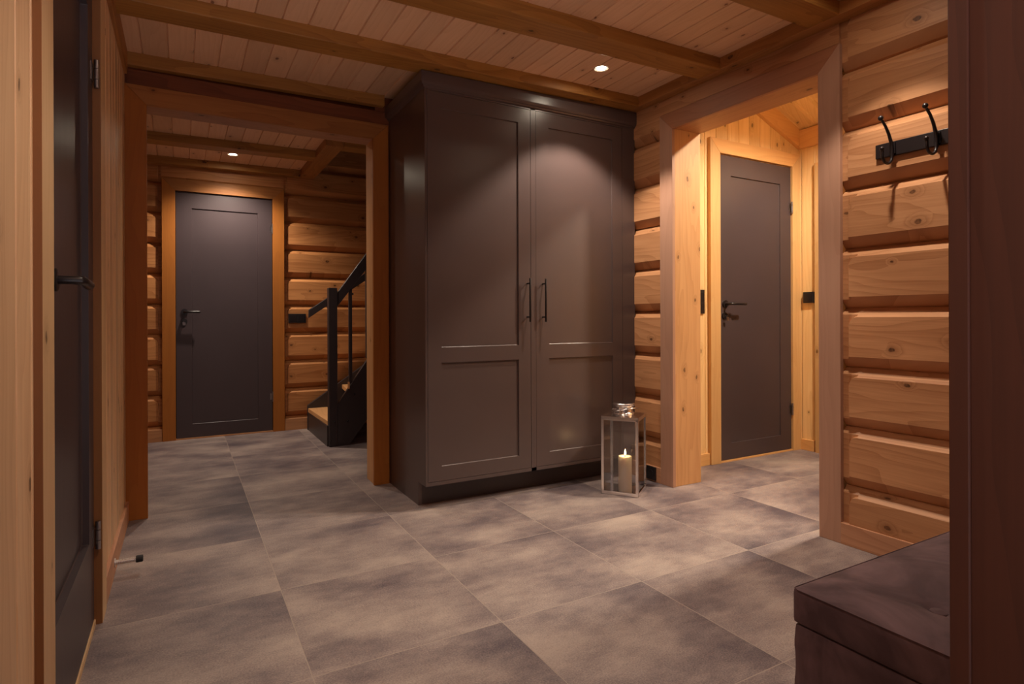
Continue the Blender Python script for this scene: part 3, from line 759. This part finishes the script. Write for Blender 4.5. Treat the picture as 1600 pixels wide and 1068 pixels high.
# piped seam round the top edge
m = MB(); r = .012; z = .4415
q = .0015
loop = [(bx0-q, by0+.01, z), (bx0-q, by1-.01, z), (bx0+.004, by1+q-.001, z), (bx0+.008, by1+q, z), (bx1-.008, by1+q, z), (bx1+q, by1-.01, z), (bx1+q, by0+.01, z), (bx1-.01, by0-q, z), (bx0+.01, by0-q, z), (bx0-q, by0+.01, z)]
m.tube(loop, .0011, 8, cap=False); m.build('seam', 'velvet', lid)
for bx, by in btns:
    m = MB(); m.lathe([(0, .434), (.0145, .436), (.0165, .441), (.014, .446), (.007, .449), (0, .4495)], (bx, by, 0), 24); m.build('button', 'velvet', lid)
for sx in (-1, 1):
    for sy in (-1, 1):
        m = MB(); m.lathe([(0, 0), (.016, 0), (.016, .013), (0, .013)], (sx*.53, sy*.17, 0), 16); m.build('foot', 'rubber', OT)
tag(OT, 'charcoal velvet storage bench with buttoned lid under the coat hooks', 'bench')

# ------------------------------------------------------------------ door stop
DS = empty('door_stop', (-.230, 2.745, .05))
m = MB(); m.lathe([(0, 0), (.017, 0), (.017, .003), (.009, .004), (.009, .072), (0, .072)], (0, 0, 0), 24, 'X'); m.build('rod', 'steel', DS)
m = MB(); m.lathe([(0, .070), (.0125, .070), (.0135, .073), (.0135, .091), (.0115, .094), (0, .094)], (0, 0, 0), 24, 'X'); m.build('bumper', 'rubber', DS)
tag(DS, 'steel door stop with black rubber tip on the left baseboard', 'door stop')

# ------------------------------------------------------------------ switches and outlets
def plate_thing(name, loc, mf, w, h, inner, label, cat, part='rocker', t=.010):
    e = empty(name, loc)
    g = lambda u, z, d: tuple(a-b for a, b in zip(mf(u, z, d), loc))
    m = MB(); rect_plate(m, g, 0, 0, w, h, 0, -t); m.build('plate', 'black_plastic', e, bevel=.002)
    for (cu, cz, iw, ih, rnd) in inner:
        m = MB()
        if rnd:
            n = 28; m.prism([(cu+iw/2*math.cos(2*PI*k/n), cz+iw/2*math.sin(2*PI*k/n)) for k in range(n)], -t, -t-.0022, g)
            rr = m.build(part, 'black_metal', e, bevel=.0005)
            for du in (-.0095, .0095):
                mm = MB(); mm.prism([(cu+du+.0025*math.cos(2*PI*k/10), cz+.0025*math.sin(2*PI*k/10)) for k in range(10)], -t-.0022, -t-.003, g); mm.build('pin_hole', 'rubber', rr)
        else:
            rect_plate(m, g, cu, cz, iw, ih, -t, -t-.003); m.build(part, 'black_metal', e, bevel=.001)
    return tag(e, label, cat)
plate_thing('light_switch', (.908, BY+.004, 1.0), lambda u, z, d: (.908+u, BY+.004+d, 1.0+z), .150, .082, [(-.036, 0, .055, .055, False), (.036, 0, .055, .055, False)], 'wide black double switch on the back log wall beside the stairs', 'light switch')
plate_thing('light_switch', (4.077, 2.722, 1.140), lambda u, z, d: (4.077+d, 2.722+u, 1.140+z), .082, .082, [(0, 0, .055, .055, False)], 'square black switch on the pale panelling right of the bright room door', 'light switch', t=.022)
plate_thing('light_switch', (3.036, 2.811, 1.10), lambda u, z, d: (3.036+u, 2.811+d, 1.10+z), .050, .160, [(0, -.036, .036, .055, False), (0, .036, .036, .055, False)], 'narrow upright black switch left of the bright room door', 'light switch')
ox = wR(RX, 2.725, 0)[0]
plate_thing('wall_outlet', (ox-.001, 2.700, .051), lambda u, z, d: (ox-.001+d, 2.700+u, .051+z), .080, .080, [(0, 0, .044, .044, True)], 'black wall outlet in the baseboard behind the lantern', 'outlet', part='socket')

# ------------------------------------------------------------------ downlights
def downlight(x, y, z, label, power, group=None, size=118, blend=.75, tilt=0, col=(1, .86, .70), soft=.024):
    e = empty('downlight', (x, y, z))
    m = MB(); m.lathe([(.030, .012), (.030, -.001), (.0385, -.003), (.040, -.001), (.040, .001), (.034, .012)], (0, 0, 0), 32)
    m.f = [f for f in m.f if len(f) == 4]; m.mi = m.mi[:len(m.f)]; m.sm = m.sm[:len(m.f)]
    m.strip([[(.034*math.cos(2*PI*k/32), .034*math.sin(2*PI*k/32), .012) for k in range(32)], [(.030*math.cos(2*PI*k/32), .030*math.sin(2*PI*k/32), .012) for k in range(32)]], closed=True)
    m.build('rim', 'white_rim', e)
    m = MB(); m.lathe([(0, .009), (.029, .009), (.029, .002), (.02, -.0005), (0, -.001)], (0, 0, 0), 32); m.build('lens', 'lens', e)
    L = bpy.data.lights.new('lamp', 'SPOT'); L.energy = power; L.color = col; L.spot_size = math.radians(size); L.spot_blend = blend; L.shadow_soft_size = soft
    lo = bpy.data.objects.new('lamp', L); COL.objects.link(lo); lo.location = (0, 0, -.008); lo.parent = e
    if tilt: e.rotation_euler.y = tilt
    return tag(e, label, 'ceiling light', group)
cz = lambda x: CEIL+dz(x)-.0005
downlight(1.975, 2.52, cz(1.975), 'round recessed downlight in the pine ceiling above the wardrobe doors', 70, size=100, blend=.35, group='recessed downlights')
downlight(.36, 5.20, cz(.36), 'round recessed downlight in the corridor ceiling before the far door', 78, size=132, blend=.75, group='recessed downlights')
downlight(.36, 4.14, cz(.36), 'added unseen fill downlight in the corridor ceiling just behind the partition', 26, size=130, blend=.8, group='recessed downlights')  # extra lamp added out of view to brighten the corridor
downlight(2.16, 1.27, cz(2.16), 'recessed downlight in the ceiling over the bench', 43, size=88, blend=.4, group='recessed downlights')
downlight(.62, 1.27, cz(.62), 'recessed downlight in the ceiling near the left door', 36, size=110, blend=.5, group='recessed downlights')
downlight(3.42, 1.68, slopez(3.42)-.01, 'recessed downlight in the sloped ceiling of the bright room', 265, size=150, blend=.5, col=(1, .87, .67), soft=.07)
Lc = bpy.data.lights.new('candle_glow', 'POINT'); Lc.energy = .5; Lc.color = (1, .6, .28); Lc.shadow_soft_size = .006
lo = bpy.data.objects.new('candle_glow', Lc); COL.objects.link(lo); lo.parent = CN; lo.location = (0, 0, .222)

# ------------------------------------------------------------------ world
w = bpy.data.worlds.new('world'); S.world = w; w.use_nodes = True
bg = w.node_tree.nodes['Background']; bg.inputs[0].default_value = (.64, .55, .56, 1); bg.inputs[1].default_value = 2.5
nt = w.node_tree
tcw = nt.nodes.new('ShaderNodeTexCoord'); sxw = nt.nodes.new('ShaderNodeSeparateXYZ'); mrw = nt.nodes.new('ShaderNodeMapRange')
nt.links.new(tcw.outputs['Generated'], sxw.inputs[0]); nt.links.new(sxw.outputs[2], mrw.inputs[0]); nt.links.new(mrw.outputs[0], bg.inputs[1])
for i, q in zip((1, 2, 3, 4), (-.75, -.2, 10.5, .55)): mrw.inputs[i].default_value = q   # added uplight: world made brighter from below to lift the ceiling

# ------------------------------------------------------------------ camera
F_PX, YAW, Y0, H, ROLL = 917.2745, .5124469, 496.969, .99329, -.0035
cy, sy = math.cos(YAW), math.sin(YAW)
R0 = Vector((cy, -sy, 0)); Fw = Vector((sy, cy, 0)); U0 = Vector((0, 0, 1))
R = math.cos(ROLL)*R0+math.sin(ROLL)*U0; U = -math.sin(ROLL)*R0+math.cos(ROLL)*U0
cam = bpy.data.cameras.new('camera'); co = bpy.data.objects.new('camera', cam); COL.objects.link(co)
mat = Matrix((R, U, -Fw)).transposed().to_4x4(); mat.translation = Vector((0, 0, H)); co.matrix_world = mat
cam.sensor_fit = 'HORIZONTAL'; cam.sensor_width = 36; cam.lens = F_PX*36/1600
cam.shift_y = -(534-Y0)/1600; cam.clip_start = .02
S.camera = co
vs = S.view_settings; vs.view_transform = 'Standard'; vs.look = 'None'; vs.gamma = 1; vs.exposure = .22
vs.use_curve_mapping = False
